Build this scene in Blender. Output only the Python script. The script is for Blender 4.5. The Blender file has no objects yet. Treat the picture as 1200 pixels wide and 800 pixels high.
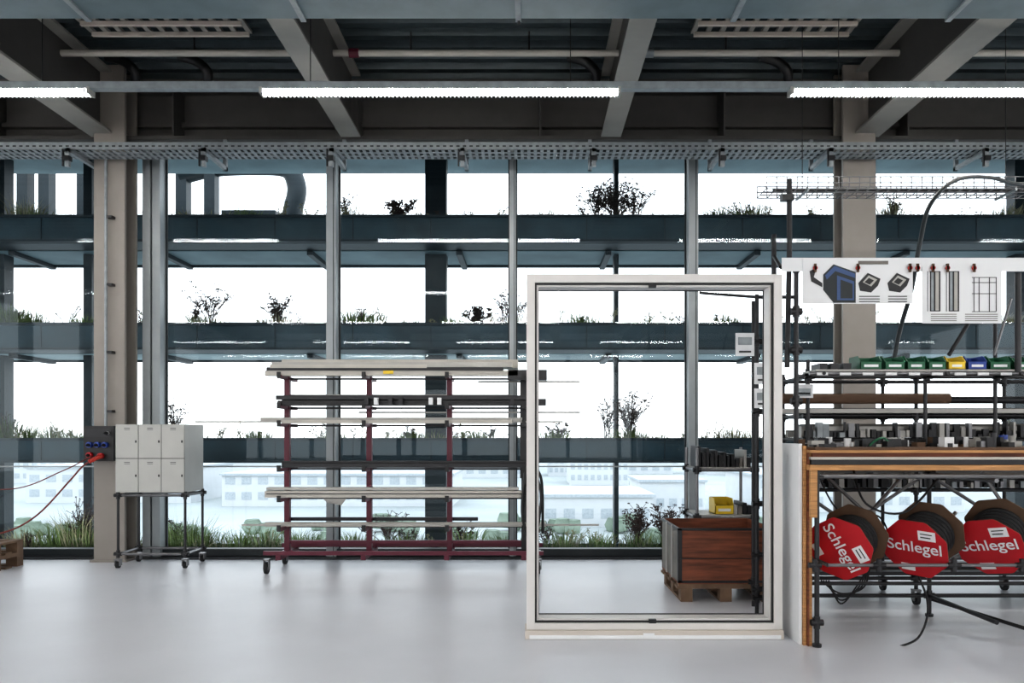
import bpy, math, random
from mathutils import Vector, Matrix
random.seed(7)
scene = bpy.context.scene
scene.view_settings.view_transform = 'Standard'
try: scene.view_settings.look = 'Medium High Contrast'
except Exception as e: print('look', e)
scene.view_settings.exposure = 0.42

# ------------------------------------------------------------------ camera
H = 1.4; F = 900.0; CX = 620.0; CY = 510.0
cd = bpy.data.cameras.new('camera'); cam = bpy.data.objects.new('camera', cd)
scene.collection.objects.link(cam); scene.camera = cam
cam.location = (0, 0, H); cam.rotation_euler = (math.radians(90), 0, 0)
cd.sensor_width = 36; cd.lens = F/1200*36
cd.shift_x = (600-CX)/1200; cd.shift_y = (CY-400)/1200
cd.clip_end = 2000
def X(px, d): return (px-CX)/F*d
def Z(py, d): return H+(CY-py)/F*d
def P(px, py, d): return Vector((X(px, d), d, Z(py, d)))

# --------------------------------------------------------------- materials
def srgb(c):
    return tuple(((v/255)/12.92 if v/255 <= .04045 else ((v/255+.055)/1.055)**2.4) for v in c)
def mat(name, rgb, rough=.5, metal=0, var=.12, scale=6, bump=0, stretch=(1,1,1)):
    m = bpy.data.materials.new(name); m.use_nodes = True
    nt = m.node_tree; b = nt.nodes['Principled BSDF']
    c = srgb(rgb)
    tc = nt.nodes.new('ShaderNodeTexCoord'); mp = nt.nodes.new('ShaderNodeMapping')
    mp.inputs['Scale'].default_value = stretch
    nz = nt.nodes.new('ShaderNodeTexNoise'); nz.inputs['Scale'].default_value = scale; nz.inputs['Detail'].default_value = 5
    cr = nt.nodes.new('ShaderNodeValToRGB')
    cr.color_ramp.elements[0].position = .3; cr.color_ramp.elements[1].position = .7
    cr.color_ramp.elements[0].color = (*[max(0, v*(1-var)) for v in c], 1)
    cr.color_ramp.elements[1].color = (*[min(1, v*(1+var)) for v in c], 1)
    nt.links.new(tc.outputs['Object'], mp.inputs[0]); nt.links.new(mp.outputs[0], nz.inputs['Vector'])
    nt.links.new(nz.outputs['Fac'], cr.inputs[0]); nt.links.new(cr.outputs[0], b.inputs['Base Color'])
    b.inputs['Roughness'].default_value = rough; b.inputs['Metallic'].default_value = metal
    if bump:
        bp = nt.nodes.new('ShaderNodeBump'); bp.inputs['Strength'].default_value = bump; bp.inputs['Distance'].default_value = .01
        nt.links.new(nz.outputs['Fac'], bp.inputs['Height']); nt.links.new(bp.outputs[0], b.inputs['Normal'])
    return m
def emis(name, rgb, s):
    m = bpy.data.materials.new(name); m.use_nodes = True
    b = m.node_tree.nodes['Principled BSDF']
    b.inputs['Base Color'].default_value = (.9, .9, .9, 1)
    b.inputs['Emission Color'].default_value = (*rgb, 1); b.inputs['Emission Strength'].default_value = s
    return m
M = {}
M['floor'] = mat('floor_concrete', (208, 210, 216), .36, 0, .06, .9)
M['wall'] = mat('wall_paint', (224, 223, 220), .8)
M['deck'] = mat('metal_deck', (66, 76, 80), .4, .35)
M['beam'] = mat('beam_paint', (138, 136, 131), .55, 0, .05)
M['edge'] = mat('edge_beam_paint', (76, 74, 72), .6, 0, .06)
M['col'] = mat('column_paint', (138, 132, 126), .5, 0, .04)
M['mull'] = mat('mullion_alu', (148, 154, 156), .4, .2, .05)
M['mulld'] = mat('mullion_gasket', (30, 38, 42), .5)
M['galv'] = mat('galvanised', (140, 146, 149), .45, .3, .15, 14)
M['duct'] = mat('duct_sheet', (106, 120, 125), .5, .2, .1, 5)
M['steel'] = mat('tube_steel', (120, 120, 122), .35, .6)
M['dsteel'] = mat('dark_steel', (46, 46, 48), .4, .4)
M['black'] = mat('black_plastic', (18, 18, 20), .45)
M['alu'] = mat('alu_profile', (166, 164, 159), .4, .2, .08, 8)
M['beige'] = mat('profile_beige', (180, 176, 168), .5, 0, .06)
M['white'] = mat('white_laminate', (224, 225, 226), .45, 0, .02)
M['frame'] = mat('frame_white', (211, 208, 205), .4, 0, .02)
M['frame2'] = mat('frame_sill', (198, 189, 180), .5, 0, .03)
M['maroon'] = mat('maroon_paint', (88, 20, 42), .45, 0, .08)
M['locker'] = mat('locker_grey', (174, 174, 170), .5, 0, .03)
M['lockd'] = mat('locker_gap', (90, 90, 88), .6)
M['red'] = mat('red_card', (172, 20, 32), .5, 0, .08)
M['redc'] = mat('red_cable', (172, 52, 40), .5)
M['cabl'] = mat('brown_cable', (112, 50, 44), .5)
M['blue'] = mat('blue_plastic', (32, 62, 140), .4)
M['navy'] = mat('navy_print', (52, 78, 122), .5)
M['green'] = mat('green_plastic', (20, 92, 60), .4)
M['yellow'] = mat('yellow_plastic', (216, 184, 44), .4)
M['card'] = mat('cardboard', (98, 76, 60), .8, 0, .1, 10)
M['wood'] = mat('plywood_edge', (176, 130, 82), .6, 0, .25, 6, .1, (1, 1, 14))
M['woodd'] = mat('crate_wood', (112, 62, 40), .6, 0, .45, 4, .2, (1, 1, 10))
M['pallet'] = mat('pallet_wood', (112, 90, 72), .8, 0, .25, 8, .1)
M['greyw'] = mat('crate_side', (110, 106, 100), .6, 0, .2, 8)
M['teal'] = mat('planter_steel', (32, 52, 60), .45, .2, .3, 2)
M['teald'] = mat('exterior_dark_steel', (20, 34, 40), .5, .2, .15, 3)
M['soffit'] = mat('soffit_panel', (112, 132, 138), .6, 0, .3, 1)
M['soil'] = mat('soil', (60, 52, 44), .9)
M['grass'] = mat('grass_blade', (84, 102, 52), .7, 0, .4, 3)
M['dry'] = mat('dry_grass', (132, 128, 98), .7, 0, .3, 3)
M['twig'] = mat('dry_twig', (60, 46, 42), .8, 0, .3, 5)
M['extg'] = mat('exterior_ground', (152, 158, 158), .9, 0, .14, .05)  # distance haze is put into this and the pale outdoor tones below
M['extr'] = mat('exterior_road', (140, 146, 150), .9, 0, .08, .05)
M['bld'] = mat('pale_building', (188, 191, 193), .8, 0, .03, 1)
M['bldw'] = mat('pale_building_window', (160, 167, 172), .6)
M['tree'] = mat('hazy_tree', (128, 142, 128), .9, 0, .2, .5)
M['lamp'] = emis('lamp_diffuser', (1, .96, .91), 50)
M['rubber'] = mat('rubber', (28, 28, 30), .7)
g = bpy.data.materials.new('facade_glass'); g.use_nodes = True; nt = g.node_tree; nt.nodes.clear()
o = nt.nodes.new('ShaderNodeOutputMaterial'); mx = nt.nodes.new('ShaderNodeMixShader'); fr = nt.nodes.new('ShaderNodeFresnel')
fr.inputs['IOR'].default_value = 1.4
tr = nt.nodes.new('ShaderNodeBsdfTransparent'); tr.inputs[0].default_value = (.92, .975, 1, 1)
gl = nt.nodes.new('ShaderNodeBsdfGlossy'); gl.inputs['Roughness'].default_value = .02; gl.inputs[0].default_value = (.85, .95, 1, 1)
nt.links.new(fr.outputs[0], mx.inputs[0]); nt.links.new(tr.outputs[0], mx.inputs[1]); nt.links.new(gl.outputs[0], mx.inputs[2]); nt.links.new(mx.outputs[0], o.inputs[0])
M['glass'] = g

# ----------------------------------------------------------------- builder
class B:
    def __init__(s, name): s.name = name; s.v = []; s.f = []; s.m = []; s.sm = []; s.mats = []
    def mi(s, k):
        if k not in s.mats: s.mats.append(k)
        return s.mats.index(k)
    def add(s, vs, fs, k, smooth=False, T=None):
        n = len(s.v); i = s.mi(k)
        for p in vs:
            p = Vector(p); s.v.append(tuple(T @ p if T else p))
        for f in fs: s.f.append([n+q for q in f]); s.m.append(i); s.sm.append(smooth)
    def box(s, x0, x1, y0, y1, z0, z1, k, T=None):
        vs = [(x, y, z) for z in (z0, z1) for y in (y0, y1) for x in (x0, x1)]
        s.add(vs, [(0, 2, 3, 1), (4, 5, 7, 6), (0, 1, 5, 4), (2, 6, 7, 3), (0, 4, 6, 2), (1, 3, 7, 5)], k, False, T)
    def tube(s, pts, r, k, seg=8, T=None):
        pts = [Vector(p) for p in pts]; vs = []; fs = []; n = len(pts)
        u = None
        for i, p in enumerate(pts):
            t = (pts[min(i+1, n-1)]-pts[max(i-1, 0)])
            if t.length < 1e-9: t = Vector((0, 0, 1))
            t.normalize()
            if u is None: u = t.orthogonal().normalized()
            else:
                u = u-t*u.dot(t)
                u = u.normalized() if u.length > 1e-6 else t.orthogonal().normalized()
            w = t.cross(u); rr = r[i] if isinstance(r, (list, tuple)) else r
            for a in range(seg):
                an = 2*math.pi*a/seg
                vs.append(p+(u*math.cos(an)+w*math.sin(an))*rr)
        for i in range(n-1):
            for a in range(seg):
                b = (a+1) % seg
                fs.append((i*seg+a, i*seg+b, (i+1)*seg+b, (i+1)*seg+a))
        s.add(vs, fs, k, True, T)
        s.add([vs[a] for a in range(seg)], [tuple(range(seg-1, -1, -1))], k, False, T)
        s.add([vs[(n-1)*seg+a] for a in range(seg)], [tuple(range(seg))], k, False, T)
    def prism(s, poly, axis_off, k, T=None):
        n = len(poly); off = Vector(axis_off)
        vs = [Vector(p) for p in poly]+[Vector(p)+off for p in poly]
        fs = [tuple(range(n)), tuple(range(2*n-1, n-1, -1))]+[(i, n+i, n+(i+1) % n, (i+1) % n) for i in range(n)]
        s.add(vs, fs, k, False, T)
    def caster(s, x, y, r=.05, k='rubber', z=0):
        s.tube([(x-.015, y, z+r), (x+.015, y, z+r)], r, k, 16)
        s.tube([(x-.02, y, z+r), (x+.02, y, z+r)], r*.4, 'steel', 10)
        s.box(x-.028, x-.02, y-.025, y+.03, z+r*.8, z+2*r+.02, 'steel'); s.box(x+.02, x+.028, y-.025, y+.03, z+r*.8, z+2*r+.02, 'steel')
        s.box(x-.03, x+.03, y-.03, y+.03, z+2*r+.015, z+2*r+.03, 'steel')
    def joint(s, p, r=.022):
        p = Vector(p); s.tube([p-Vector((0, 0, .04)), p+Vector((0, 0, .04))], r, 'dsteel', 8)
        s.tube([p-Vector((.04, 0, 0)), p+Vector((.04, 0, 0))], r, 'dsteel', 8)
    def done(s, bevel=0):
        lo = Vector([min(p[i] for p in s.v) for i in range(3)]); hi = Vector([max(p[i] for p in s.v) for i in range(3)])
        c = Vector(((lo.x+hi.x)/2, (lo.y+hi.y)/2, lo.z))
        me = bpy.data.meshes.new(s.name); me.from_pydata([tuple(Vector(p)-c) for p in s.v], [], s.f)
        for k in s.mats: me.materials.append(M[k])
        me.polygons.foreach_set('material_index', s.m); me.polygons.foreach_set('use_smooth', s.sm); me.update()
        ob = bpy.data.objects.new(s.name, me); ob.location = c; scene.collection.objects.link(ob)
        if bevel:
            md = ob.modifiers.new('bevel', 'BEVEL'); md.width = bevel; md.segments = 2; md.limit_method = 'ANGLE'
        return ob
def curve(pts, n=8):
    pts = [Vector(p) for p in pts]; out = []
    q = [pts[0]]+pts+[pts[-1]]
    for i in range(1, len(q)-2):
        a, b, c, d = q[i-1], q[i], q[i+1], q[i+2]
        for j in range(n):
            t = j/n
            out.append(.5*((2*b)+(c-a)*t+(2*a-5*b+4*c-d)*t*t+(3*b-a-3*c+d)*t**3))
    out.append(pts[-1]); return out
def textmesh(b, txt, size, k, T, bold=.01):
    cu = bpy.data.curves.new('t', 'FONT'); cu.body = txt; cu.size = size; cu.align_x = 'CENTER'; cu.align_y = 'CENTER'; cu.offset = bold
    ob = bpy.data.objects.new('t', cu); scene.collection.objects.link(ob)
    dg = bpy.context.evaluated_depsgraph_get(); me = bpy.data.meshes.new_from_object(ob.evaluated_get(dg))
    b.add([v.co.copy() for v in me.vertices], [tuple(p.vertices) for p in me.polygons], k, False, T)
    bpy.data.objects.remove(ob); bpy.data.meshes.remove(me); bpy.data.curves.remove(cu)

# -------------------------------------------------------------- room shell
XL, XR, YB, YF, ZC = -13.0, 13.0, -13.0, 9.0, 5.5
b = B('floor'); b.box(XL, XR, YB, YF+.1, -.25, 0, 'floor'); b.done()
b = B('wall_back'); b.box(XL, XR, YB-.2, YB, 0, .5, 'wall'); b.box(XL, XR, YB-.2, YB, 4.7, ZC, 'wall')  # unseen wall, its open band shaped to let fill skylight in
x = XL
while x < XR: b.box(x, x+.15, YB-.2, YB, .5, 4.7, 'col'); x += 2.07
b.done()
for nm, xx in (('wall_left', XL-.2), ('wall_right', XR)):
    b = B(nm); b.box(xx, xx+.2, YB, YF, 0, .5, 'wall'); b.box(xx, xx+.2, YB, YF, 4.7, ZC, 'wall')  # unseen side walls, also left open so more skylight fills the room
    y = YB
    while y < YF: b.box(xx, xx+.2, y, y+.3, .5, 4.7, 'col'); y += 2.7
    b.done()
# corrugated deck
b = B('ceiling'); vs = []; y = YB; prof = []
while y < YF+.2:
    prof += [(y, ZC), (y+.09, ZC), (y+.12, ZC+.07), (y+.21, ZC+.07)]; y += .24
for (yy, zz) in prof: vs += [(XL, yy, zz), (XR, yy, zz)]
b.add(vs, [(2*i, 2*i+1, 2*i+3, 2*i+2) for i in range(len(prof)-1)], 'deck')
b.box(XL, XR, YB, YF+.3, ZC+.1, ZC+.3, 'deck'); b.done()
# edge beam over the glazing
b = B('trim_edge_beam'); b.box(XL, XR, 8.92, 9.0, 4.72, ZC+.1, 'edge'); b.box(XL, XR, 8.62, 8.92, 4.72, 4.76, 'edge')
b.box(XL, XR, 8.62, 8.92, 5.34, 5.4, 'edge')
x = XL+.7
while x < XR:
    b.box(x, x+.02, 8.64, 8.92, 4.76, 5.34, 'edge'); x += 2.07
b.box(XL, XR, 8.84, 8.92, 4.95, 5.0, 'edge'); b.done()
# facade
mxs = [X(187, 9)-2.07*3, X(187, 9)-2.07*2, X(187, 9)-2.07, X(187, 9), X(393, 9), X(601, 9), X(808.5, 9), X(1012, 9), X(1012, 9)+2.07, X(1012, 9)+4.14, X(1012, 9)+6.21]
b = B('window_1'); b.add([(XL, 8.97, 0), (XR, 8.97, 0), (XR, 8.97, 4.72), (XL, 8.97, 4.72)], [(0, 1, 2, 3)], 'glass'); b.done()
b = B('trim_mullions')
for i, x in enumerate(mxs):
    w = .055 if i != 5 else .035
    if i == 3:
        b.box(x-.10, x-.01, 8.80, 8.96, .0, 4.72, 'mull'); b.box(x+.01, x+.10, 8.80, 8.96, 0, 4.72, 'mull'); b.box(x-.01, x+.01, 8.83, 8.96, 0, 4.72, 'mulld')
        b.box(x-.118, x+.118, 8.94, 8.965, 0, 4.72, 'mulld')
    else:
        b.box(x-w, x+w, 8.80, 8.96, 0, 4.72, 'mull'); b.box(x-w-.018, x+w+.018, 8.94, 8.965, 0, 4.72, 'mulld')
        b.box(x+w*.45, x+w*.6, 8.795, 8.80, 0, 4.72, 'mulld')
b.done()
b = B('trim_sill'); b.box(XL, XR, 8.86, 8.99, 0, .09, 'mulld'); b.box(XL, XR, 8.66, 8.86, 0, .015, 'dsteel'); b.box(XL, XR, 8.9, 8.99, 4.64, 4.72, 'mulld')
b.box(XL, XR, 8.955, 8.99, 1.03, 1.045, 'mull'); b.done()
# columns (H sections)
def hcol(x0, x1):
    b = B('steel_column'); xm = (x0+x1)/2
    b.box(x0, x1, 8.50, 8.54, 0, ZC, 'col'); b.box(x0, x1, 8.74, 8.78, 0, ZC, 'col'); b.box(xm-.012, xm+.012, 8.54, 8.74, 0, ZC, 'edge')
    b.box(x0-.03, x1+.03, 8.47, 8.79, 0, .025, 'col'); return b
b = hcol(X(110, 8.5), X(146, 8.5)); b.done()
b = hcol(X(988, 8.5), X(1026, 8.5)); b.done()
# ceiling beams
for i, (px, w) in enumerate([(122, .28), (411, .22), (716, .22), (1014, .30)]):
    x = X(px, 8.6); b = B('ceiling_beam')
    b.box(x-w/2, x+w/2, YB, 8.6, 4.74, 4.765, 'beam'); b.box(x-w/2, x+w/2, YB, 8.6, 5.42, 5.45, 'beam'); b.box(x-.01, x+.01, YB, 8.6, 4.765, 5.42, 'edge')
    b.done()
for x in (-10.2, 8.3, 10.9):
    b = B('ceiling_beam'); b.box(x-.13, x+.13, YB, 8.6, 4.74, 4.765, 'beam'); b.box(x-.01, x+.01, YB, 8.6, 4.765, 5.45, 'edge'); b.done()
# duct
b = B('ventilation_duct'); b.box(XL+.2, XR-.2, 4.3, 5.53, 4.4, 4.72, 'duct')
x = X(100, 5.5)
while x < 12:
    b.box(x-.02, x+.02, 4.28, 5.55, 4.385, 4.73, 'galv'); x += 1.55
b.box(X(608, 5.5)-.01, X(608, 5.5)+.01, 5.53, 5.56, 4.36, 5.5, 'dsteel'); b.done()
# cable tray
b = B('cable_tray'); b.box(XL+.1, XR-.1, 8.12, 8.125, 4.42, 4.50, 'galv'); b.box(XL+.1, XR-.1, 8.40, 8.405, 4.42, 4.50, 'galv')
x = XL+.1
while x < XR-.1:
    b.box(x, x+.035, 8.12, 8.40, 4.42, 4.424, 'galv'); x += .07
for y in (8.2, 8.3): b.box(XL+.1, XR-.1, y, y+.03, 4.418, 4.423, 'galv')
x = XL+.12
while x < XR-.15:
    b.box(x, x+.035, 8.118, 8.121, 4.45, 4.465, 'mulld'); x += .07
for px in (88, 245, 392, 543, 695, 843, 968, 1147):
    xx = X(px, 8.2); b.box(xx-.02, xx+.02, 8.05, 8.09, 4.22, 4.42, 'galv'); b.box(xx-.02, xx+.02, 8.05, 8.66, 4.375, 4.415, 'galv'); b.box(xx-.03, xx+.03, 8.03, 8.1, 4.28, 4.33, 'dsteel')
    b.box(xx-.02, xx+.02, 8.62, 8.66, 4.375, 4.72, 'galv'); b.box(xx-.045, xx-.03, 8.04, 8.06, 4.22, 4.4, 'dsteel')
b.done()
# light rows
def lightrow(yr, z, nm='linear_light_real_and_added'):
    b = B(nm)
    b.box(XL+.3, XR-.3, yr-.035, yr+.035, z+.03, z+.09, 'galv')
    x = -2.25-4.47*2
    while x < 12:
        x1 = min(x+3.0, XR-.4)
        b.box(x, x1, yr-.022, yr+.022, z-.006, z+.03, 'lamp')
        xx = x
        while xx < x1:
            b.box(xx, xx+.012, yr-.05, yr-.022, z-.012, z+.03, 'white'); b.box(xx, xx+.012, yr+.022, yr+.05, z-.012, z+.03, 'white'); xx += .035
        for xx in (x-.02, x1): b.box(xx, xx+.02, yr-.05, yr+.05, z-.015, z+.04, 'alu')
        b.tube([(x+.4, yr, z+.09), (x+.4, yr, ZC)], .004, 'dsteel', 5); b.tube([(x+2.6, yr, z+.09), (x+2.6, yr, ZC)], .004, 'dsteel', 5)
        x += 4.47
    b.done()
for yr in (6.5, 2.3, -1.8, -6.0, -10.2): lightrow(yr, 4.29)  # two in-between rows are added out of view to brighten the interior
# pipes at the ceiling
b = B('sprinkler_pipe'); b.tube([(XL+.2, 7.8, 5.28), (XR-.2, 7.8, 5.28)], .032, 'beige', 12)
for px in (415, 25, 760): b.tube([(X(px, 7.8)-.05, 7.8, 5.28), (X(px, 7.8)+.05, 7.8, 5.28)], .045, 'maroon' if px == 415 else 'galv', 12)
for x in (-5, -3.4, -1.2, 0, 2.0, 4.4): b.tube([(x, 7.8, 5.3), (x, 7.8, 5.5)], .01, 'dsteel', 6)
b.done()
b = B('conduit_pipe'); b.tube([(XL+.2, 8.3, 5.18), (XR-.2, 8.3, 5.18)], .02, 'dsteel', 8); b.tube([(XL+.2, 7.3, 5.42), (XR-.2, 7.3, 5.42)], .015, 'galv', 8); b.done()
for px in (150, 235, 915, 690):
    b = B('drain_elbow'); b.tube(curve([P(px-25, 66, 8.2), P(px-5, 72, 8.2), P(px+8, 84, 8.2), P(px+8, 98, 8.3)]), .05, 'black', 10); b.done()
for (pa, pb) in ((90, 280), (820, 1008)):
    b = B('ceiling_vent_grille'); x0, x1 = X(pa, 7.4), X(pb, 7.4)
    for y in (7.0, 7.2, 7.45, 7.65): b.box(x0, x1, y, y+.03, 5.38, 5.42, 'frame2')
    n = 11
    for i in range(n+1):
        x = x0+(x1-x0)*i/n; b.box(x-.025, x+.025, 7.0, 7.69, 5.42, 5.45, 'beam')
    b.done()

# ----------------------------------------------------------- exterior
DT = 10.2
def trough(name, ptop, pbot, soff=True):
    b = B(name); zt, zb = Z(ptop, DT), Z(pbot, DT)
    b.box(-16, 16, DT, DT+.03, zb, zt, 'teal'); b.box(-16, 16, DT+.42, DT+.45, zb, zt, 'teal'); b.box(-16, 16, DT, DT+.45, zb, zb+.03, 'teald')
    b.box(-16, 16, DT-.03, DT, zt-.035, zt, 'teald'); b.box(-16, 16, DT-.05, DT+.0, zb, zb+.03, 'teald')
    b.box(-16, 16, DT+.03, DT+.42, zb+.03, zt-.05, 'soil')
    x = -15.8
    while x < 16: b.box(x, x+.012, DT-.008, DT, zb+.03, zt-.035, 'teald'); x += 1.035
    if soff:
        b.box(-16, 16, DT+.5, DT+1.35, zb-.0, zb+.04, 'soffit')
        b.box(-16, 16, DT+1.35, DT+1.42, zb-.03, zb+.08, 'teald')
        x = -15.5
        while x < 16:
            b.box(x, x+.08, DT+.45, DT+1.4, zb-.06, zb, 'teald'); x += 1.035*2
    b.done(); return zt-.05
zA = trough('facade_planter', 252, 284); zB = trough('facade_planter', 378, 410); zC = trough('facade_planter', 513, 542, False); zD = trough('facade_planter', 642, 668, False)
b = B('exterior_steel_post')
for px, r in ((511, .15), (2, .07), (105, .06), (722, .03), (1195, .1)):
    x = X(px, 10.9); b.box(x-r, x+r, 10.85, 11.05, -6, 6.3, 'teald')
b.done()
b = B('exterior_duct')
b.tube(curve([P(212, 205, 13), P(250, 196, 13), P(300, 194, 13), P(335, 197, 13), P(347, 215, 13), P(345, 238, 13), P(330, 262, 13), P(250, 268, 13)]), .16, 'teald', 12)
b.box(X(262, 13), X(325, 13), 12.9, 13.1, Z(262, 13), Z(248, 13), 'teald')
for px in (30, 55, 100, 215, 248): b.box(X(px, 13)-.09, X(px, 13)+.09, 12.9, 13.1, Z(275, 13), 6.5, 'teald')
b.box(X(-80, 13), X(350, 13), 12.9, 13.1, Z(191, 13), Z(180, 13), 'teald')
b.done()
b = B('exterior_roof_soffit'); b.box(-16, 16, 9.6, 11.6, 5.35, 5.5, 'soffit'); b.done()
b = B('exterior_ground'); b.box(-500, 500, 14, 900, -6.3, -6, 'extg'); b.box(-500, 500, 44, 47, -6, -5.98, 'extr'); b.done()
def building(x, y, w, dep, h, nw):
    b = B('distant_building'); b.box(x-w/2, x+w/2, y, y+dep, -6, -6+h, 'bld'); b.box(x-w/2-.2, x+w/2+.2, y-.2, y+dep+.2, -6+h, -6+h+.25, 'bldw')
    st = w/nw
    for r_ in range(int(h/1.6)):
        for j in range(nw): b.box(x-w/2+st*(j+.2), x-w/2+st*(j+.8), y-.03, y, -5.3+r_*1.6, -4.5+r_*1.6, 'bldw')
    b.done()
building(5.5, 62, 9, 10, 2.4, 6); building(13.5, 72, 6, 8, 3.0, 5); building(-20, 80, 24, 12, 3.2, 14); building(32, 74, 20, 12, 3.4, 12); building(-46, 84, 18, 12, 3.8, 10)
for i in range(18):
    building(random.uniform(-110, 110), random.uniform(110, 190), random.uniform(8, 22), 10, random.uniform(3, 5.6), 9)
b = B('distant_trees')
for i in range(90):
    x = random.uniform(-60, 60); y = random.uniform(49, 60); r = random.uniform(.3, .9)
    for j in range(3):
        c = Vector((x+random.uniform(-r, r), y, -6+r*random.uniform(.6, 1.1))); n = 7
        vs = [c+Vector((r*math.sin(t*math.pi/4)*math.cos(a*2*math.pi/n)*random.uniform(.8, 1.1), r*math.sin(t*math.pi/4)*math.sin(a*2*math.pi/n), r*math.cos(t*math.pi/4)*.9)) for t in range(1, 4) for a in range(n)]
        fs = [(t*n+a, t*n+(a+1) % n, (t+1)*n+(a+1) % n, (t+1)*n+a) for t in range(2) for a in range(n)]+[tuple(range(n))]
        b.add(vs, fs, 'tree', True)
b.done()

def grass(b, x, y, z, h, n, k='grass', sp=.12):
    for i in range(n):
        a = random.uniform(0, 6.28); r = random.uniform(0, sp*.4); l = h*random.uniform(.4, 1.1); lean = random.uniform(.1, .8)*l
        bx, by = x+r*math.cos(a), y+r*math.sin(a)*.7; w = .0035
        p1 = (bx+lean*.35*math.cos(a), by+lean*.3*math.sin(a), z+l*.6); p2 = (bx+lean*math.cos(a), by+lean*.7*math.sin(a), z+l*random.uniform(.75, 1))
        b.add([(bx-w, by, z), (bx+w, by, z), (p1[0]+w, p1[1], p1[2]), (p1[0]-w, p1[1], p1[2]), p2], [(0, 1, 2, 3), (3, 2, 4)], k)
def hp(b, c, r, k):
    for q in range(4):
        d = Vector((random.uniform(-1, 1), random.uniform(-1, 1), random.uniform(-.3, .4)))*r; s = r*.46
        p = c+d; b.add([p+Vector((s, 0, 0)), p+Vector((-s, 0, 0)), p+Vector((0, s, 0)), p+Vector((0, -s, 0)), p+Vector((0, 0, s)), p+Vector((0, 0, -s))],
              [(0, 2, 4), (2, 1, 4), (1, 3, 4), (3, 0, 4), (2, 0, 5), (1, 2, 5), (3, 1, 5), (0, 3, 5)], k)
def shrub_into(b, x, y, z, h, n=9, spread=.5, head=.02, k='twig', sub=8):
    for i in range(n):
        a = random.uniform(0, 6.28); l = h*random.uniform(.5, 1); s = spread*h*random.uniform(.15, 1.1)
        tip = Vector((x+s*math.cos(a), y+s*math.sin(a)*.4, z+l)); base = Vector((x+random.uniform(-.05, .05), y, z))
        mid = base.lerp(tip, .5)+Vector((-.12*s*math.cos(a), 0, .06*h))
        pts = curve([base, mid, tip], 4); b.tube(pts, .005, k, 4)
        for j in range(sub):
            t = random.choice(pts[3:]); d = Vector((random.uniform(-1, 1), random.uniform(-.5, .5), random.uniform(.3, 1.2))).normalized()*h*random.uniform(.08, .22)
            b.tube([t, t+d], .0033, k, 3); hp(b, t+d, head*random.uniform(.5, 1.0), k)
        hp(b, tip, head*1.2, k)
def shrub(x, y, z, h, n=9, spread=.5, head=.02, k='twig', nm='dried_shrub'):
    b = B(nm); shrub_into(b, x, y, z, h, n, spread, head, k); return b.done()
YP = DT+.22
for lvl, (z, spots) in enumerate([(zA, [(30, .36), (40, .25), (285, .22), (300, .2), (410, .3), (845, .3), (885, .38), (870, .25), (1045, .4), (640, .2), (220, .2), (1180, .3), (1165, .25), (960, .15)]),
                 (zB, [(10, .4), (40, .35), (25, .3), (430, .35), (410, .3), (100, .2), (235, .2), (680, .25), (850, .25), (330, .22), (600, .2), (1180, .3), (535, .2), (265, .15)]),
                 (zC, [(10, .4), (60, .3), (205, .3), (90, .2), (35, .3), (300, .2), (560, .2), (650, .2), (740, .25), (860, .25), (480, .2)]),
                 (zD, [(95, .55), (60, .4), (78, .5), (110, .4), (205, .5), (225, .45), (240, .3), (150, .3), (280, .3), (350, .3), (370, .25), (545, .35), (475, .3), (30, .35), (700, .3), (745, .35), (785, .3), (310, .35), (415, .3), (590, .25), (660, .3)])]):
    b = B('planter_grass')
    for px, h in spots: grass(b, X(px, YP), YP, z, h*random.uniform(.9, 1.1), 120, random.choice(['grass', 'grass', 'dry']), .6)
    nn = 340 if lvl != 3 else 440
    for i in range(nn): grass(b, random.uniform(-8.5, 8.5), YP+random.uniform(-.15, .15), z, random.uniform(.03, .19)*(1 if lvl < 3 else 1.3), 9, random.choice(['grass', 'dry', 'dry']), .3)
    for i in range(40 if lvl < 3 else 60): shrub_into(b, random.uniform(-8.5, 8.5), YP+random.uniform(-.12, .12), z-.01, random.uniform(.1, .32), random.randint(2, 5), .6, .014, random.choice(['dry', 'twig', 'dry']), 5)
    b.done()
for px, z, h, n, sp, hd in [(466, zA, .31, 26, .7, .03), (722, zA, .55, 38, .65, .022), (700, zA, .5, 18, .5, .02), (745, zA, .48, 18, .5, .02), (405, zA, .4, 8, .4, .018), (1047, zA, .36, 10, .3, .018), (870, zA, .3, 12, .8, .012), (630, zA, .12, 8, 1, .015),
        (245, zB, .62, 12, .45, .024), (228, zB, .35, 7, .45, .022), (325, zB, .45, 16, .5, .026), (557, zB, .28, 24, .8, .028), (592, zB, .55, 9, .3, .02), (608, zB, .4, 6, .3, .02), (20, zB, .28, 12, .8, .014), (425, zB, .28, 10, .7, .014), (680, zB, .2, 8, .6, .012),
        (205, zC, .5, 13, .4, .022), (738, zC, .64, 30, .5, .018), (712, zC, .58, 14, .4, .016), (575, zC, .22, 7, .6, .016), (655, zC, .25, 12, .7, .018), (480, zC, .22, 7, .6, .016), (5, zC, .35, 12, .7, .014),
        (95, zD, .62, 18, .4, .016), (747, zD, .55, 26, .35, .024), (782, zD, .6, 22, .4, .024), (455, zD, .5, 14, .7, .014), (540, zD, .35, 12, .5, .02), (640, zD, .35, 9, .5, .018), (210, zD, .4, 9, .4, .016), (480, zD, .35, 9, .5, .016)]:
    shrub(X(px, YP), YP, z-.01, h, n, sp, hd)

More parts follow.
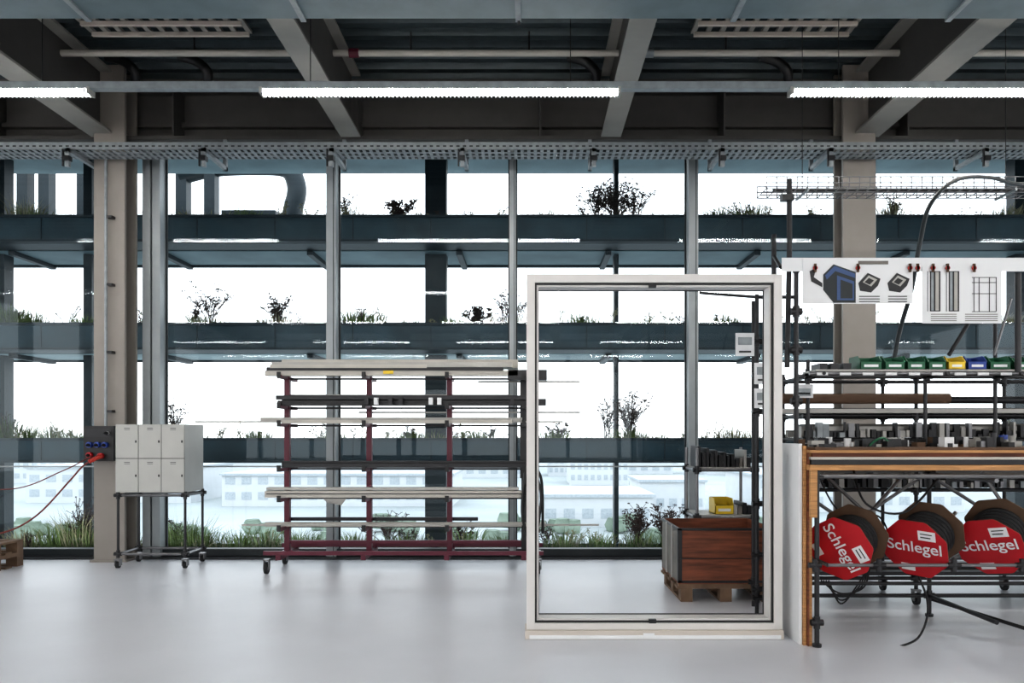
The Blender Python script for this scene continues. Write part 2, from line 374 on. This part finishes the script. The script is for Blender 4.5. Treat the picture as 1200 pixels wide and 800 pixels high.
# ------------------------------------------------------ large window frame
def frame(b, x0, x1, z0, z1, w, y0, y1, k, wb=None):
    wb = wb or w
    b.box(x0, x0+w, y0, y1, z0, z1, k); b.box(x1-w, x1, y0, y1, z0, z1, k)
    b.box(x0+w, x1-w, y0, y1, z1-w, z1, k); b.box(x0+w, x1-w, y0, y1, z0, z0+wb, k)
b = B('window_frame'); d = 5.3; x0, x1 = X(617, d), X(917, d); zt = Z(321, d)
frame(b, x0, x1, .06, zt, .058, d, d+.17, 'frame', .045)
frame(b, x0+.058, x1-.058, .105, zt-.058, .012, d+.012, d+.16, 'black')
frame(b, x0+.07, x1-.07, .117, zt-.07, .014, d+.03, d+.15, 'frame')
frame(b, x0+.07, x1-.07, .117, zt-.07, .018, d+.155, d+.17, 'black')
b.box(x0-.01, x1, d-.03, d+.18, 0, .06, 'frame2'); b.box(x0+.02, x1-.02, d-.035, d-.03, .004, .03, 'white')
xc = X(765, d)
for z in (zt-.08, .112): b.box(xc-.025, xc+.025, d+.0, d+.03, z-.012, z+.018, 'black')
b.box(X(753, d), X(766, d), d-.037, d-.034, .012, .045, 'white'); b.done(.003)

# ---------------------------------------------------------------- lockers
b = B('locker_cabinet'); d = 8.08; x0, x1 = X(135, d), X(216, d); z0, z1 = Z(577, d), Z(497, d)
b.box(x0, x1, d+.015, d+.47, z0, z1, 'locker'); b.box(x0+.004, x1-.004, d+.01, d+.02, z0+.004, z1-.004, 'lockd')
cw = (x1-x0)/3; rh = (z1-z0)/2
for i in range(3):
    for j in range(2):
        a = x0+i*cw+.004; c = z0+j*rh+.004; b.box(a, a+cw-.008, d, d+.012, c, c+rh-.008, 'locker')
        b.box(a+cw-.035, a+cw-.022, d-.006, d, c+rh*.45, c+rh*.52, 'dsteel'); b.box(a+.09, a+.15, d-.001, d, c+rh-.05, c+rh-.042, 'lockd'); b.box(a+.09, a+.15, d-.001, d, c+rh-.065, c+rh-.06, 'lockd')
for x in (x0+.02, x1-.0):
    for y in (d+.02, d+.45):
        b.tube([(x, y, .11), (x, y, z0)], .014, 'dsteel', 8); b.caster(x, y, .035); b.joint((x, y, .15), .02); b.joint((x, y, z0-.03), .02)
for z in (.15, z0-.03):
    for y in (d+.02, d+.45): b.tube([(x0+.02, y, z), (x1, y, z)], .014, 'steel')
    for x in (x0+.02, x1): b.tube([(x, d+.02, z), (x, d+.45, z)], .014, 'steel')
b.done(.002)

# -------------------------------------------------------- power box + cables
b = B('power_socket_box'); d = 8.36; x0, x1 = X(98, d), X(133, d)
b.box(x0, x1, d, d+.14, Z(540, d), Z(499, d), 'black'); b.box(x0+.02, x1-.02, d-.004, d, Z(512, d), Z(502, d), 'dsteel')
for i, (k, px, py) in enumerate([('blue', 106, 521), ('blue', 115, 521), ('blue', 124, 521), ('red', 106, 533), ('red', 119, 534), ('white', 127, 507)]):
    p = P(px, py, d); b.tube([p, p+Vector((0, -.04, 0))], .032 if k != 'white' else .015, k, 12); b.tube([p+Vector((0, -.04, 0)), p+Vector((0, -.05, -.01))], .022, 'black', 10)
b.tube([P(124, 499, d+.08), P(124, 178, d+.08)], .016, 'galv', 8)
for py in (250, 330, 410, 480): b.box(X(121, d), X(127, d), d+.07, d+.14, Z(py+3, d), Z(py, d), 'dsteel')
b.tube([P(119, 534, 8.31), P(112, 537, 8.26), P(104, 541, 8.22)], .022, 'redc', 10)
b.done()
b = B('power_cable'); b.tube(curve([P(104, 541, 8.22), P(95, 548, 8.2), P(80, 565, 8.1), P(45, 602, 8), P(10, 622, 8), P(-40, 632, 7.9), P(-110, 655, 7.95)]), .009, 'cabl')
b.tube(curve([P(106, 534, 8.3), P(95, 541, 8.2), P(70, 553, 8), P(20, 572, 8), P(-60, 575, 8), P(-150, 600, 8), P(-180, 660, 8.1)]), .006, 'cabl'); b.done()
b = B('wooden_pallet'); x1 = X(20, 8.2); x0 = x1-1.2
for z in (0, .15): 
    b.box(x0, x1, 7.85, 7.95, z, z+.02, 'pallet'); b.box(x0, x1, 8.02, 8.12, z, z+.02, 'pallet'); b.box(x0, x1, 8.2, 8.3, z, z+.02, 'pallet')
for z in (0, .15):
    for x in (x0, x0+.55, x1-.12):
        for y in (7.85, 8.2): b.box(x, x+.12, y, y+.1, z+.02, z+.11, 'pallet')
for z in (.11, .26):
    for i in range(8): b.box(x0+i*.155, x0+i*.155+.115, 7.85, 8.3, z, z+.02, 'pallet')
b.box(x0, x1, 7.85, 8.3, .13, .15, 'pallet')
b.done()

# ----------------------------------------------------- profile rack trolley
b = B('profile_rack_trolley'); df, dr = 7.75, 8.38; dm = 8.06
xu = [X(337, dm), X(433, dm), X(527, dm), X(614, dm)]
for i, x in enumerate(xu):
    k = 'maroon' if i < 3 else 'dsteel'
    b.box(x-.027, x+.027, dm-.03, dm+.03, .17, Z(440, dm), k)
    b.box(x-.025, x+.025, df, dr, .14, .19, 'maroon')
for y in (df+.02, dr-.02): b.box(xu[0]-.15, xu[3]+.2, y-.02, y+.02, .19, .23, 'maroon')
b.box(xu[0], xu[3], dm-.02, dm+.02, .27, .30, 'maroon')
levels = [440, 475, 496, 548, 583, 617]
for py in levels:
    z = Z(py, 7.9)
    for i, x in enumerate(xu):
        b.box(x-.02, x+.02, df+.03, dr-.03, z-.035, z, 'maroon' if i < 3 else 'dsteel'); b.box(x-.02, x+.02, df+.02, df+.03, z-.035, z+.03, 'black')
    b.box(xu[0], xu[3], dm+.032, dm+.04, z-.03, z-.01, 'dsteel')
for x in (xu[0]-.12, xu[3]+.15):
    for y in (df+.02, dr-.02): b.caster(x, y, .06)
b.tube(curve([P(620, 470, 7.8), P(628, 520, 7.78), P(615, 560, 7.75), P(632, 600, 7.75), P(622, 632, 7.75), P(612, 600, 7.75), P(618, 550, 7.75), P(634, 560, 7.76), P(636, 625, 7.76)]), .016, 'black', 6)
b.tube(curve([P(622, 540, 7.7), P(634, 580, 7.68), P(626, 630, 7.68), P(616, 600, 7.7), P(624, 555, 7.7)]), .014, 'black', 6)
for px in (430, 441, 458, 470, 505, 515, 600): p = P(px, 470, 7.75); b.box(p.x-.02, p.x+.02, p.y-.03, p.y+.02, p.z-.035, p.z+.035, 'white' if px % 2 else 'dsteel')
b.box(xu[3]-.04, xu[3]+.04, dm-.04, dm+.04, Z(560, dm), Z(440, dm), 'dsteel')
b.done(.003)
b = B('aluminium_profiles')
def prof(pa, pb, py0, py1, dd, dep, k):
    b.box(X(pa, dd), X(pb, dd), dd, dd+dep, Z(py1, dd), Z(py0, dd), k)
prof(310, 607, 434, 440, 7.80, .10, 'beige'); prof(318, 600, 424, 430, 7.80, .08, 'alu'); prof(330, 607, 421, 431, 7.95, .2, 'beige'); prof(312, 590, 430, 434, 7.79, .03, 'dsteel'); prof(316, 500, 427, 431, 7.785, .01, 'beige')
prof(595, 641, 433, 445, 7.80, .12, 'dsteel'); prof(560, 680, 446, 448, 8.12, .03, 'alu')
prof(323, 616, 463, 468, 7.80, .06, 'dsteel'); prof(325, 616, 469, 475, 7.80, .08, 'black'); prof(330, 640, 467, 475, 7.95, .06, 'dsteel'); prof(335, 600, 462, 466, 8.15, .04, 'alu')
prof(228, 660, 493, 495, 7.85, .03, 'alu'); prof(305, 612, 489, 494, 7.95, .05, 'alu'); prof(330, 600, 492, 496, 7.80, .03, 'beige'); prof(420, 680, 482, 484, 8.15, .03, 'alu')
prof(330, 616, 542, 548, 7.82, .05, 'dsteel'); prof(345, 600, 542, 548, 7.95, .04, 'alu'); prof(330, 616, 540, 543, 7.82, .04, 'black')
prof(310, 613, 575, 583, 7.80, .11, 'beige'); prof(312, 608, 571, 574, 7.82, .10, 'alu'); prof(312, 612, 578, 579, 7.795, .005, 'dsteel')
prof(283, 702, 614, 616, 7.83, .03, 'alu'); prof(310, 640, 612, 617, 7.95, .05, 'beige'); prof(335, 560, 606, 610, 8.12, .04, 'dsteel')
prof(449, 461, 434, 438, 7.79, .004, 'yellow')
b.add([P(378, 584, 7.8), P(406, 584, 7.8), P(400, 592, 7.82), P(384, 589, 7.82)], [(0, 1, 2, 3)], 'alu')
b.done(.002)

# ----------------------------------------------------------- wooden crate box
b = B('pallet_crate'); d = 6.46; x0, x1 = X(795, d), X(795, d)+.82; y0, y1 = d, d+.8; z0, z1 = .16, Z(619, d)
b.box(x0, x1, y0, y0+.02, z0, z1, 'woodd'); b.box(x0, x0+.02, y0+.02, y1, z0, z1, 'greyw'); b.box(x1-.02, x1, y0+.02, y1, z0, z1, 'woodd'); b.box(x0, x1, y1-.02, y1, z0, z1, 'woodd'); b.box(x0, x1, y0, y1, z0-.01, z0+.01, 'woodd')
b.box(x0-.004, x1+.004, y0-.006, y0, z1-.018, z1+.004, 'dsteel'); b.box(x0-.006, x0, y0-.006, y1, z1-.018, z1+.004, 'dsteel'); b.box(x0-.005, x0+.03, y0-.006, y0, z0, z1, 'dsteel')
b.box(x0-.006, x0, y0-.006, y0+.03, z0, z1, 'dsteel'); b.box(x0-.005, x1, y0-.008, y0, z0+.2, z0+.206, 'dsteel'); b.box(x0-.004, x1, y0-.006, y0, z0, z0+.02, 'dsteel')
for y in (y0+.25, y0+.5): b.box(x0-.012, x0, y, y+.03, z0, z1, 'alu')
for x in (x0+.02, x0+.35, x1-.12):
    b.box(x, x+.1, y0+.0, y1, 0, .02, 'pallet')
    for y in (y0, y0+.35, y1-.1): b.box(x, x+.1, y, y+.1, .02, .11, 'pallet')
for i in range(5): y = y0+i*.17; b.box(x0-.01, x1+.01, y, y+.12, .11, .13, 'pallet')
for i in range(3): y = y0+i*.34; b.box(x0, x1, y, y+.1, .13, .15, 'pallet')
b.done(.002)

# ----------------------------------------------------------- tube racks
def prack(name, xs, ys, zs, top, r=.016, cast=False, shelf=True, k='steel'):
    b = B(name)
    for x in xs:
        for y in ys:
            b.tube([(x, y, .13 if cast else 0), (x, y, top)], r, k)
            if cast: b.caster(x, y, .05)
    for z in zs:
        for y in ys: b.tube([(xs[0], y, z), (xs[-1], y, z)], r, k)
        for x in (xs[0], xs[-1]): b.tube([(x, ys[0], z), (x, ys[-1], z)], r, k)
        for x in xs:
            for y in ys: b.joint((x, y, z), r+.007)
    return b
b = prack('tube_shelf_rack', [1.60, 2.15], [7.32, 7.8], [.15, Z(605, 7.4), Z(550, 7.4)], 1.28)
zz2 = Z(605, 7.4)+.025; zz = Z(550, 7.4)+.025
b.box(1.60, 2.15, 7.32, 7.8, zz2-.008, zz2, 'alu'); b.box(1.60, 2.15, 7.32, 7.8, zz-.008, zz, 'alu')
for i in range(13):
    x = 1.62+i*.04; h = random.uniform(.08, .24); b.box(x, x+random.uniform(.02, .036), 7.36, 7.7, zz, zz+h, random.choice(['dsteel', 'black', 'dsteel', 'alu', 'greyw']))
for i in range(4):
    x = 1.96+i*.045; b.box(x, x+.036, 7.36, 7.7, zz2, zz2+random.uniform(.05, .16), random.choice(['dsteel', 'greyw', 'alu', 'black']))
b.done()
def bin_(x0, w, y, z, k, dep=.2, h=.11):
    b = B('storage_bin'); t = .006
    b.box(x0, x0+w, y, y+dep, z, z+t, k); b.box(x0, x0+w, y+dep-t, y+dep, z, z+h, k)
    for xx in (x0, x0+w-t): b.prism([(xx, y+.0, z), (xx, y+dep, z), (xx, y+dep, z+h), (xx, y+.05, z+h), (xx, y, z+h*.55)], (t, 0, 0), k)
    b.box(x0, x0+w, y, y+t, z, z+h*.55, k); b.box(x0+.03, x0+w-.03, y-.002, y, z+h*.18, z+h*.36, 'white'); b.box(x0+.01, x0+w-.01, y+.02, y+dep-.02, z+.01, z+h*.45, 'dsteel')
    return b.done()
bin_(X(838, 7.36), .18, 7.36, zz2+.001, 'yellow', .25, .15)
b = B('tube_post_stand')
d = 6.0; xp = X(887, d)
for x, y in ((xp, 6.0), (xp+.06, 6.3)): b.tube([(x, y, 0), (x, y, Z(345, d))], .016, 'dsteel'); b.joint((x, y, .2))
b.tube([(xp+.06, 6.0, .0), (xp+.06, 6.0, 2.5)], .012, 'steel')
b.tube([P(820, 343, 6.3), P(900, 349, 6.0)], .012, 'dsteel'); b.tube([(xp, 6.0, 2.48), (xp+.3, 6.0, 2.48)], .014, 'dsteel')
for py in (400, 440, 482, 590, 650, 700): b.joint(P(887, py, 6.0)); b.tube([P(882, py, 5.98), P(900, py, 5.98)], .01, 'dsteel')
for (a, c, e, f_) in ((862, 390, 884, 417), (884, 425, 898, 450), (884, 455, 899, 478), (930, 450, 953, 466)):
    b.box(X(a, 5.95), X(e, 5.95), 5.95, 5.955, Z(f_, 5.95), Z(c, 5.95), 'white'); b.box(X(a+3, 5.95), X(e-3, 5.95), 5.945, 5.95, Z(c+14, 5.95), Z(c+5, 5.95), 'galv'); b.box(X(a+4, 5.95), X(e-4, 5.95), 5.945, 5.95, Z(f_-4, 5.95), Z(f_-6, 5.95), 'dsteel')
b.done()

# ----------------------------------------------------------- leaning panels
b = B('white_panel'); xa = X(940, 5.14); b.box(xa-.02, xa, 5.14, 5.76, .0, 1.345, 'white'); b.done(.002)
b = B('plywood_sheets'); b.box(xa+.002, xa+.022, 5.12, 5.76, .0, 1.33, 'wood'); b.box(xa+.024, xa+.034, 5.10, 5.70, .0, 1.31, 'woodd'); b.box(xa+.036, xa+.056, 5.11, 5.7, 0.0, 1.30, 'wood'); b.done(.001)

# ----------------------------------------------------------- workbench
b = B('tube_workbench'); xb0 = xa+.08; xb1 = 4.35; y0, y1 = 5.05, 5.95; zt = 1.345
for x in (xb0+.0, 3.1, xb1):
    for y in (y0+.04, y1):
        if x == 3.1 and y < 5.5: continue
        b.tube([(x, y, 0), (x, y, 1.17)], .017, 'dsteel'); b.joint((x, y, 1.12)); b.joint((x, y, .16)); b.tube([(x, y, 0), (x, y, .02)], .03, 'black', 10)
for z in (1.13,):
    for y in (y0+.04, y1): b.tube([(xb0, y, z), (xb1, y, z)], .017, 'steel')
b.tube([(xb0, y1, .16), (xb1, y1, .16)], .016, 'dsteel')
for x in (xb0, 3.1, xb1): b.tube([(x, y0+.04, .16), (x, y1, .16)], .016, 'dsteel'); b.tube([(x, y0+.04, 1.1), (x, y1, 1.1)], .016, 'steel')
b.box(xb0-.06, xb1, y0, y1, 1.17, 1.205, 'wood'); b.box(xb0-.04, xb1, y0+.03, y1, 1.205, 1.24, 'dsteel'); b.box(xb0-.05, xb1, y0+.01, y1, 1.24, 1.258, 'beige')
b.box(xb0-.03, xb1, y0+.04, y1, 1.258, 1.285, 'woodd'); b.box(xb0-.06, xb1-.1, y0, y1, 1.285, 1.303, 'wood'); b.box(xb0-.02, xb1, y0+.02, y1, 1.303, 1.32, 'card')
b.box(xb0-.06, xb0-.015, y0-.01, y0+.02, .86, 1.17, 'wood')
zbar = Z(662, 4.90)
b.tube([(xb0, 4.90, zbar), (xb1, 4.90, zbar)], .011, 'steel'); b.tube([(xb0, 5.4, .36), (xb1, 5.4, .36)], .014, 'dsteel')
for px in (955, 1030, 1118, 1198): b.joint((X(px, 4.90), 4.90, zbar), .018)
for x in (xb0, xb1): b.tube([(x, 4.90, zbar), (x, 5.09, zbar)], .014, 'dsteel')
for a, c in (((965, 555), (1030, 615)), ((1150, 553), (1192, 615)), ((1060, 555), (1020, 600)), ((1120, 600), (1085, 650))): b.tube([P(*a, 5.7), P(*c, 5.6)], .014, 'steel')
# diagonal cross-bracing of the rear frame
for xa1, xb_1 in ((xb0, 3.1), (3.1, xb1)):
    b.tube([(xa1, y1+.02, 1.1), (xb_1, y1+.02, .3)], .014, 'steel'); b.tube([(xa1, y1+.05, .3), (xb_1, y1+.05, 1.1)], .014, 'steel')
b.tube([(3.1, 5.9, .14), (3.45, 5.3, .06), (3.45, 5.25, .0)], .014, 'dsteel')
b.done(.0015)

b = B('tool_clutter')
for i in range(90):
    x = random.uniform(xb0+.05, xb1-.1); w = random.uniform(.015, .1); h = random.uniform(.01, .07); y = random.uniform(5.2, 5.8)
    b.box(x, x+w, y, y+.08, 1.32, 1.32+h, random.choice(['dsteel', 'black', 'white', 'alu', 'card', 'dsteel', 'steel']))
for i in range(12):
    x = random.uniform(xb0+.1, xb1-.3); y = random.uniform(5.2, 5.8); r = random.uniform(.012, .03); b.tube([(x, y, 1.32), (x, y, 1.32+random.uniform(.05, .1))], r, random.choice(['alu', 'blue', 'dsteel', 'white']), 12)
b.tube(curve([(2.35, 5.3, 1.33), (2.4, 5.3, 1.37), (2.46, 5.32, 1.38), (2.5, 5.3, 1.33)]), .008, 'green', 6); b.done()

# reels
def reel(px, py, rot, tz, tx=16, R=.22, trot=0):
    d = 5.16; b = B('gasket_reel'); c = P(px, py, d)
    T0 = Matrix.Translation(c) @ Matrix.Rotation(math.radians(-tz), 4, 'Z') @ Matrix.Rotation(math.radians(tx), 4, 'X')
    T = T0 @ Matrix.Rotation(math.radians(rot), 4, 'Y')
    def octo(R, y):
        pts = []
        for i in range(8):
            a0 = math.radians(45*i+22.5-2.5); a1 = math.radians(45*i+22.5+2.5)
            for a in (a0, a1): pts.append((R*math.cos(a), y, R*math.sin(a)))
        return pts
    D = .27
    b.prism(octo(R, 0), (0, .005, 0), 'red', T); b.prism(octo(R, .0055), (0, .004, 0), 'card', T)
    b.prism(octo(R*1.03, D), (0, .008, 0), 'card', T)
    for i in range(12):
        y = .025+i*.0205; rr = .15 if i % 2 else .157; pts = [(rr*math.cos(q*math.pi/12), y, rr*math.sin(q*math.pi/12)) for q in range(25)]
        b.tube(pts, .0115, 'rubber', 6, T)
    b.tube([(0, .01, 0), (0, D, 0)], .145, 'rubber', 24, T)
    b.tube([(0, .004, 0), (0, D+.02, 0)], .022, 'dsteel', 16, T)
    b.box(.03, .14, -.003, 0, .075, .145, 'white', T); b.box(.045, .11, -.004, -.003, .095, .103, 'black', T); b.box(.045, .12, -.004, -.003, .12, .127, 'black', T)
    b.box(-.10, -.01, -.003, 0, -.17, -.12, 'white', T)
    T2 = T @ Matrix.Translation((-.002, -.006, .015)) @ Matrix.Rotation(math.radians(90), 4, 'X'); textmesh(b, 'Schlegel', .112, 'white', T2, .0012)
    b.done()
reel(984, 643, 62, 44, 14); reel(1072, 643, 4, 50, 22); reel(1160, 641, -10, 46, 26); reel(1240, 646, 24, 48, 16)
b = B('rubber_hose'); b.tube(curve([P(1075, 672, 5.25), P(1086, 700, 5.2), P(1086, 725, 5.1), P(1075, 748, 5.1), P(1055, 757, 5.12)]), .007, 'rubber', 6)
b.tube(curve([P(1000, 550, 5.4), P(1015, 590, 5.2), P(1060, 600, 5.2), P(1100, 560, 5.4)]), .008, 'rubber', 6)
b.tube(curve([P(960, 560, 5.5), P(985, 600, 5.45), P(1030, 605, 5.4), P(1045, 640, 5.4)]), .006, 'rubber', 6)
for k in range(4): b.tube(curve([P(962+k*3, 680, 5.5), P(985, 695+k*4, 5.5), P(1012-k*3, 688, 5.5), P(1020, 660, 5.5)]), .006, 'rubber', 6)
b.done()

# ----------------------------------------------------------- rear racks with profiles
b = prack('profile_storage_rack', [2.3, 3.2, 4.3, 5.4], [6.35, 6.95], [.22, .95, Z(515, 6.4), Z(487, 6.4), Z(442, 6.4)], 1.95, .016, True, k='dsteel')
def stack(z, n, hmax, x0=2.25, x1=5.45, ya=6.35, yb=6.9):
    for i in range(n):
        h = random.uniform(.02, hmax); y = random.uniform(ya, yb); a = x0+random.uniform(-.05, .25); c = x1-random.uniform(0, .8)
        b.box(a, c, y, y+random.uniform(.03, .08), z+.018, z+.018+h, random.choice(['dsteel', 'alu', 'dsteel', 'greyw', 'galv', 'black', 'dsteel']))
stack(Z(515, 6.4), 14, .12); stack(.95, 14, .12); stack(.22, 6, .08); stack(Z(487, 6.4), 8, .06, 2.25)
b.box(X(905, 6.3), 5.3, 6.3, 6.7, Z(487, 6.4)+.02, Z(487, 6.4)+.055, 'alu')
for zsh in (Z(515, 6.4), .95):
    x = 2.3
    while x < 5.3:
        w = random.uniform(.012, .05); b.box(x, x+w, 6.28+random.uniform(0, .04), 6.34, zsh+.02, zsh+random.uniform(.04, .15), random.choice(['galv', 'dsteel', 'alu', 'steel', 'black', 'dsteel'])); x += w+random.uniform(.002, .02)
x = 2.35
while x < 5.2:
    w = random.uniform(.03, .12); b.box(x, x+w, 6.4, 6.6, Z(442, 6.4)+.018, Z(442, 6.4)+random.uniform(.03, .09), random.choice(['dsteel', 'black', 'greyw', 'alu', 'white'])); x += w+random.uniform(.02, .2)
b.done()
b = B('cardboard_roll'); z = Z(467, 6.2); b.tube([(X(895, 6.2), 6.2, z), (X(1112, 6.2), 6.2, z)], .042, 'card', 16); b.tube([(X(891, 6.2), 6.2, z), (X(895, 6.2), 6.2, z)], .03, 'black', 16)
b.tube([(X(1112, 6.2), 6.22, z-.01), (X(1200, 6.2)+.5, 6.22, z-.01)], .03, 'dsteel', 12); b.done()
# upper bin shelf
b = B('bin_shelf'); ds = 5.72; zs = Z(433, ds); xs0, xs1 = X(955, ds), 4.5
b.box(xs0, xs1, ds-.02, ds+.25, zs-.012, zs, 'alu')
for y in (ds-.02, ds+.25): b.tube([(xs0-.05, y, zs-.03), (xs1, y, zs-.03)], .015, 'steel')
for x in (xs0+.05, X(1107, ds), X(1193, ds)):
    b.tube([(x, ds+.28, 1.33), (x, ds+.28, Z(310, ds) if x > 3.4 else zs+.1)], .015, 'dsteel'); b.joint((x, ds+.25, zs-.03)); b.tube([(x, ds-.05, zs-.03), (x, ds+.3, zs-.03)], .014, 'dsteel')
x = xs0
while x < xs1-.1: b.box(x, x+.08, ds-.045, ds-.035, zs-.045, zs-.025, 'white'); x += .17
for px in (962, 975, 990): b.box(X(px, ds), X(px+9, ds), ds+.02, ds+.2, zs, zs+.05, 'dsteel')
b.done()
for pa, pb, k in [(1008, 1034, 'green'), (1037, 1061, 'green'), (1063, 1085, 'green'), (1088, 1109, 'green'), (1111, 1132, 'yellow'), (1134, 1157, 'blue'), (1160, 1185, 'green'), (1188, 1212, 'green'), (1215, 1240, 'green')]:
    bin_(X(pa, ds), X(pb, ds)-X(pa, ds), ds, zs+.001, k, .2, .105)
# tall posts + poster rail
b = B('tube_upright_frame'); dp = 5.6
b.tube([(X(933, dp), dp, 0), (X(933, dp), dp, Z(305, dp))], .018, 'dsteel'); b.tube([P(925, 296, dp+.05), P(925, 210, dp+.05)], .02, 'dsteel'); b.tube([(X(925, dp), dp+.05, 1.9), P(925, 296, dp+.05)], .02, 'dsteel')
b.tube([P(907, 520, 5.9), P(907, 275, 5.9)], .02, 'dsteel'); b.tube([(X(907, 5.9), 5.9, 0), P(907, 520, 5.9)], .02, 'dsteel')
b.box(X(918, dp), X(932, dp), dp+.02, dp+.08, Z(233, dp), Z(226, dp), 'dsteel')
b.tube([P(915, 313, dp), P(1260, 313, dp)], .016, 'dsteel'); b.tube([P(915, 313, dp), P(907, 300, 5.9)], .014, 'dsteel')
b.tube([P(1193, 320, dp), P(1193, 436, dp)], .022, 'dsteel')
for py in (313, 365, 410, 470): b.joint(P(933, py, dp), .026)
b.tube([P(1112, 416, dp+.3), P(1135, 378, dp+.3)], .016, 'dsteel'); b.tube([P(1165, 416, dp+.3), P(1185, 350, dp+.3)], .01, 'steel')
b.done()
b = B('poster'); dq = 5.54
def q(a, c, e, f_, k, dy=0, bb=None): b.box(X(a, dq), X(e, dq), dq-dy-.003, dq-dy, Z(f_, dq), Z(c, dq), k)
q(916, 302, 1200, 318, 'white', 0)
q(940, 303, 1069, 356, 'white', .006)
def quad(pts, k, dy):
    b.add([(X(a, dq), dq-dy, Z(c, dq)) for a, c in pts], [tuple(range(len(pts)))], k)
# isometric corner sample: frame profile, pane, shading
quad([(964, 322), (976, 310), (1002, 319), (1002, 355), (976, 355), (964, 340)], 'mulld', .012)
quad([(966, 323), (977, 312), (1001, 321), (1001, 326), (978, 318), (968, 328)], 'navy', .014)
quad([(980, 323), (1000, 330), (1000, 352), (980, 352)], 'navy', .014); quad([(984, 328), (998, 333), (998, 350), (984, 350)], 'mulld', .016)
quad([(948, 318), (956, 314), (953, 325), (963, 332), (963, 337), (950, 330)], 'dsteel', .012)
for ox in (0, 34):
    quad([(1005+ox, 332), (1016+ox, 320), (1031+ox, 327), (1028+ox, 335), (1020+ox, 343), (1007+ox, 341)], 'dsteel', .012)
    quad([(1010+ox, 331), (1017+ox, 323), (1027+ox, 328), (1020+ox, 336)], 'alu', .014); quad([(1012+ox, 331), (1017+ox, 326), (1023+ox, 329), (1018+ox, 334)], 'black', .016)
for y in (347, 350, 353): q(1006, y, 1030, y+1, 'dsteel', .01); q(1040, y, 1062, y+1, 'dsteel', .01)
q(1005, 306, 1040, 310, 'greyw', .01)
q(1080, 313, 1173, 379, 'white', .006)
for a in (1089, 1111):
    q(a, 318, a+12, 365, 'dsteel', .009); q(a+1, 319, a+4, 364, 'galv', .012); q(a+6, 319, a+10, 364, 'alu', .012); q(a-3, 318, a-2.5, 365, 'dsteel', .009)
for a in (1140, 1146, 1158, 1166): q(a, 325, a+.7, 365, 'dsteel', .01)
for y in (325, 331, 344, 365): q(1138, y, 1166, y+.7, 'dsteel', .01)
for y in (368, 370.5, 373, 375.5): q(1090, y, 1120, y+.8, 'greyw', .01); q(1130, y, 1168, y+.8, 'greyw', .01)
for a in (955, 1005, 1066, 1075, 1093, 1110, 1141): p = P(a, 314, dq-.02); b.tube([p, p+Vector((0, -.012, 0))], .016, 'redc', 10); b.box(p.x-.008, p.x+.008, p.y-.012, p.y, p.z-.03, p.z+.03, 'card')
b.done()
# wire basket tray
b = B('wire_cable_basket'); dw = 7.4; xa_, xb_ = X(898, dw), 7.5; zb_, zt_ = Z(221, dw), Z(207, dw)
for (y, z) in ((dw, zt_), (dw, (zb_+zt_)/2), (dw, zb_), (dw+.1, zb_), (dw+.2, zb_), (dw+.3, zb_), (dw+.3, zt_), (dw+.3, (zb_+zt_)/2)): b.tube([(xa_, y, z), (xb_, y, z)], .006, 'steel', 5)
x = xa_
while x < xb_: b.tube([(x, dw, zt_), (x, dw, zb_), (x, dw+.3, zb_), (x, dw+.3, zt_)], .006, 'steel', 4); x += .1
for x in (xa_+.4, xa_+2.4, xa_+4.4): b.box(x-.01, x+.01, dw-.02, dw+.32, zb_-.02, zb_, 'galv'); b.tube([(x, dw+.15, zb_), (x, dw+.15, 5.5)], .004, 'dsteel', 6)
b.tube([(xa_+.1, dw+.12, zb_+.02), (xb_, dw+.12, zb_+.02)], .016, 'black', 6); b.done()
b = B('black_supply_hose'); b.tube(curve([P(1290, 222, 6.9), P(1200, 217, 6.8), P(1160, 208, 6.5), P(1120, 211, 6.2), P(1090, 240, 6.05), P(1078, 285, 6), P(1068, 340, 6), P(1055, 385, 6), P(1047, 425, 6)]), .017, 'mulld', 8)
b.done()

# ---------------------------------------------------------------- world
w = bpy.data.worlds.new('sky'); scene.world = w; w.use_nodes = True; nt = w.node_tree
bg = nt.nodes['Background']; tc = nt.nodes.new('ShaderNodeTexCoord'); sp = nt.nodes.new('ShaderNodeSeparateXYZ'); cr = nt.nodes.new('ShaderNodeValToRGB')
cr.color_ramp.elements[0].position = .0; cr.color_ramp.elements[0].color = (1, 1, 1, 1)
cr.color_ramp.elements[1].position = .6; cr.color_ramp.elements[1].color = (.85, .92, 1, 1)
nt.links.new(tc.outputs['Generated'], sp.inputs[0]); nt.links.new(sp.outputs['Z'], cr.inputs[0]); nt.links.new(cr.outputs[0], bg.inputs[0]); bg.inputs[1].default_value = 2.0
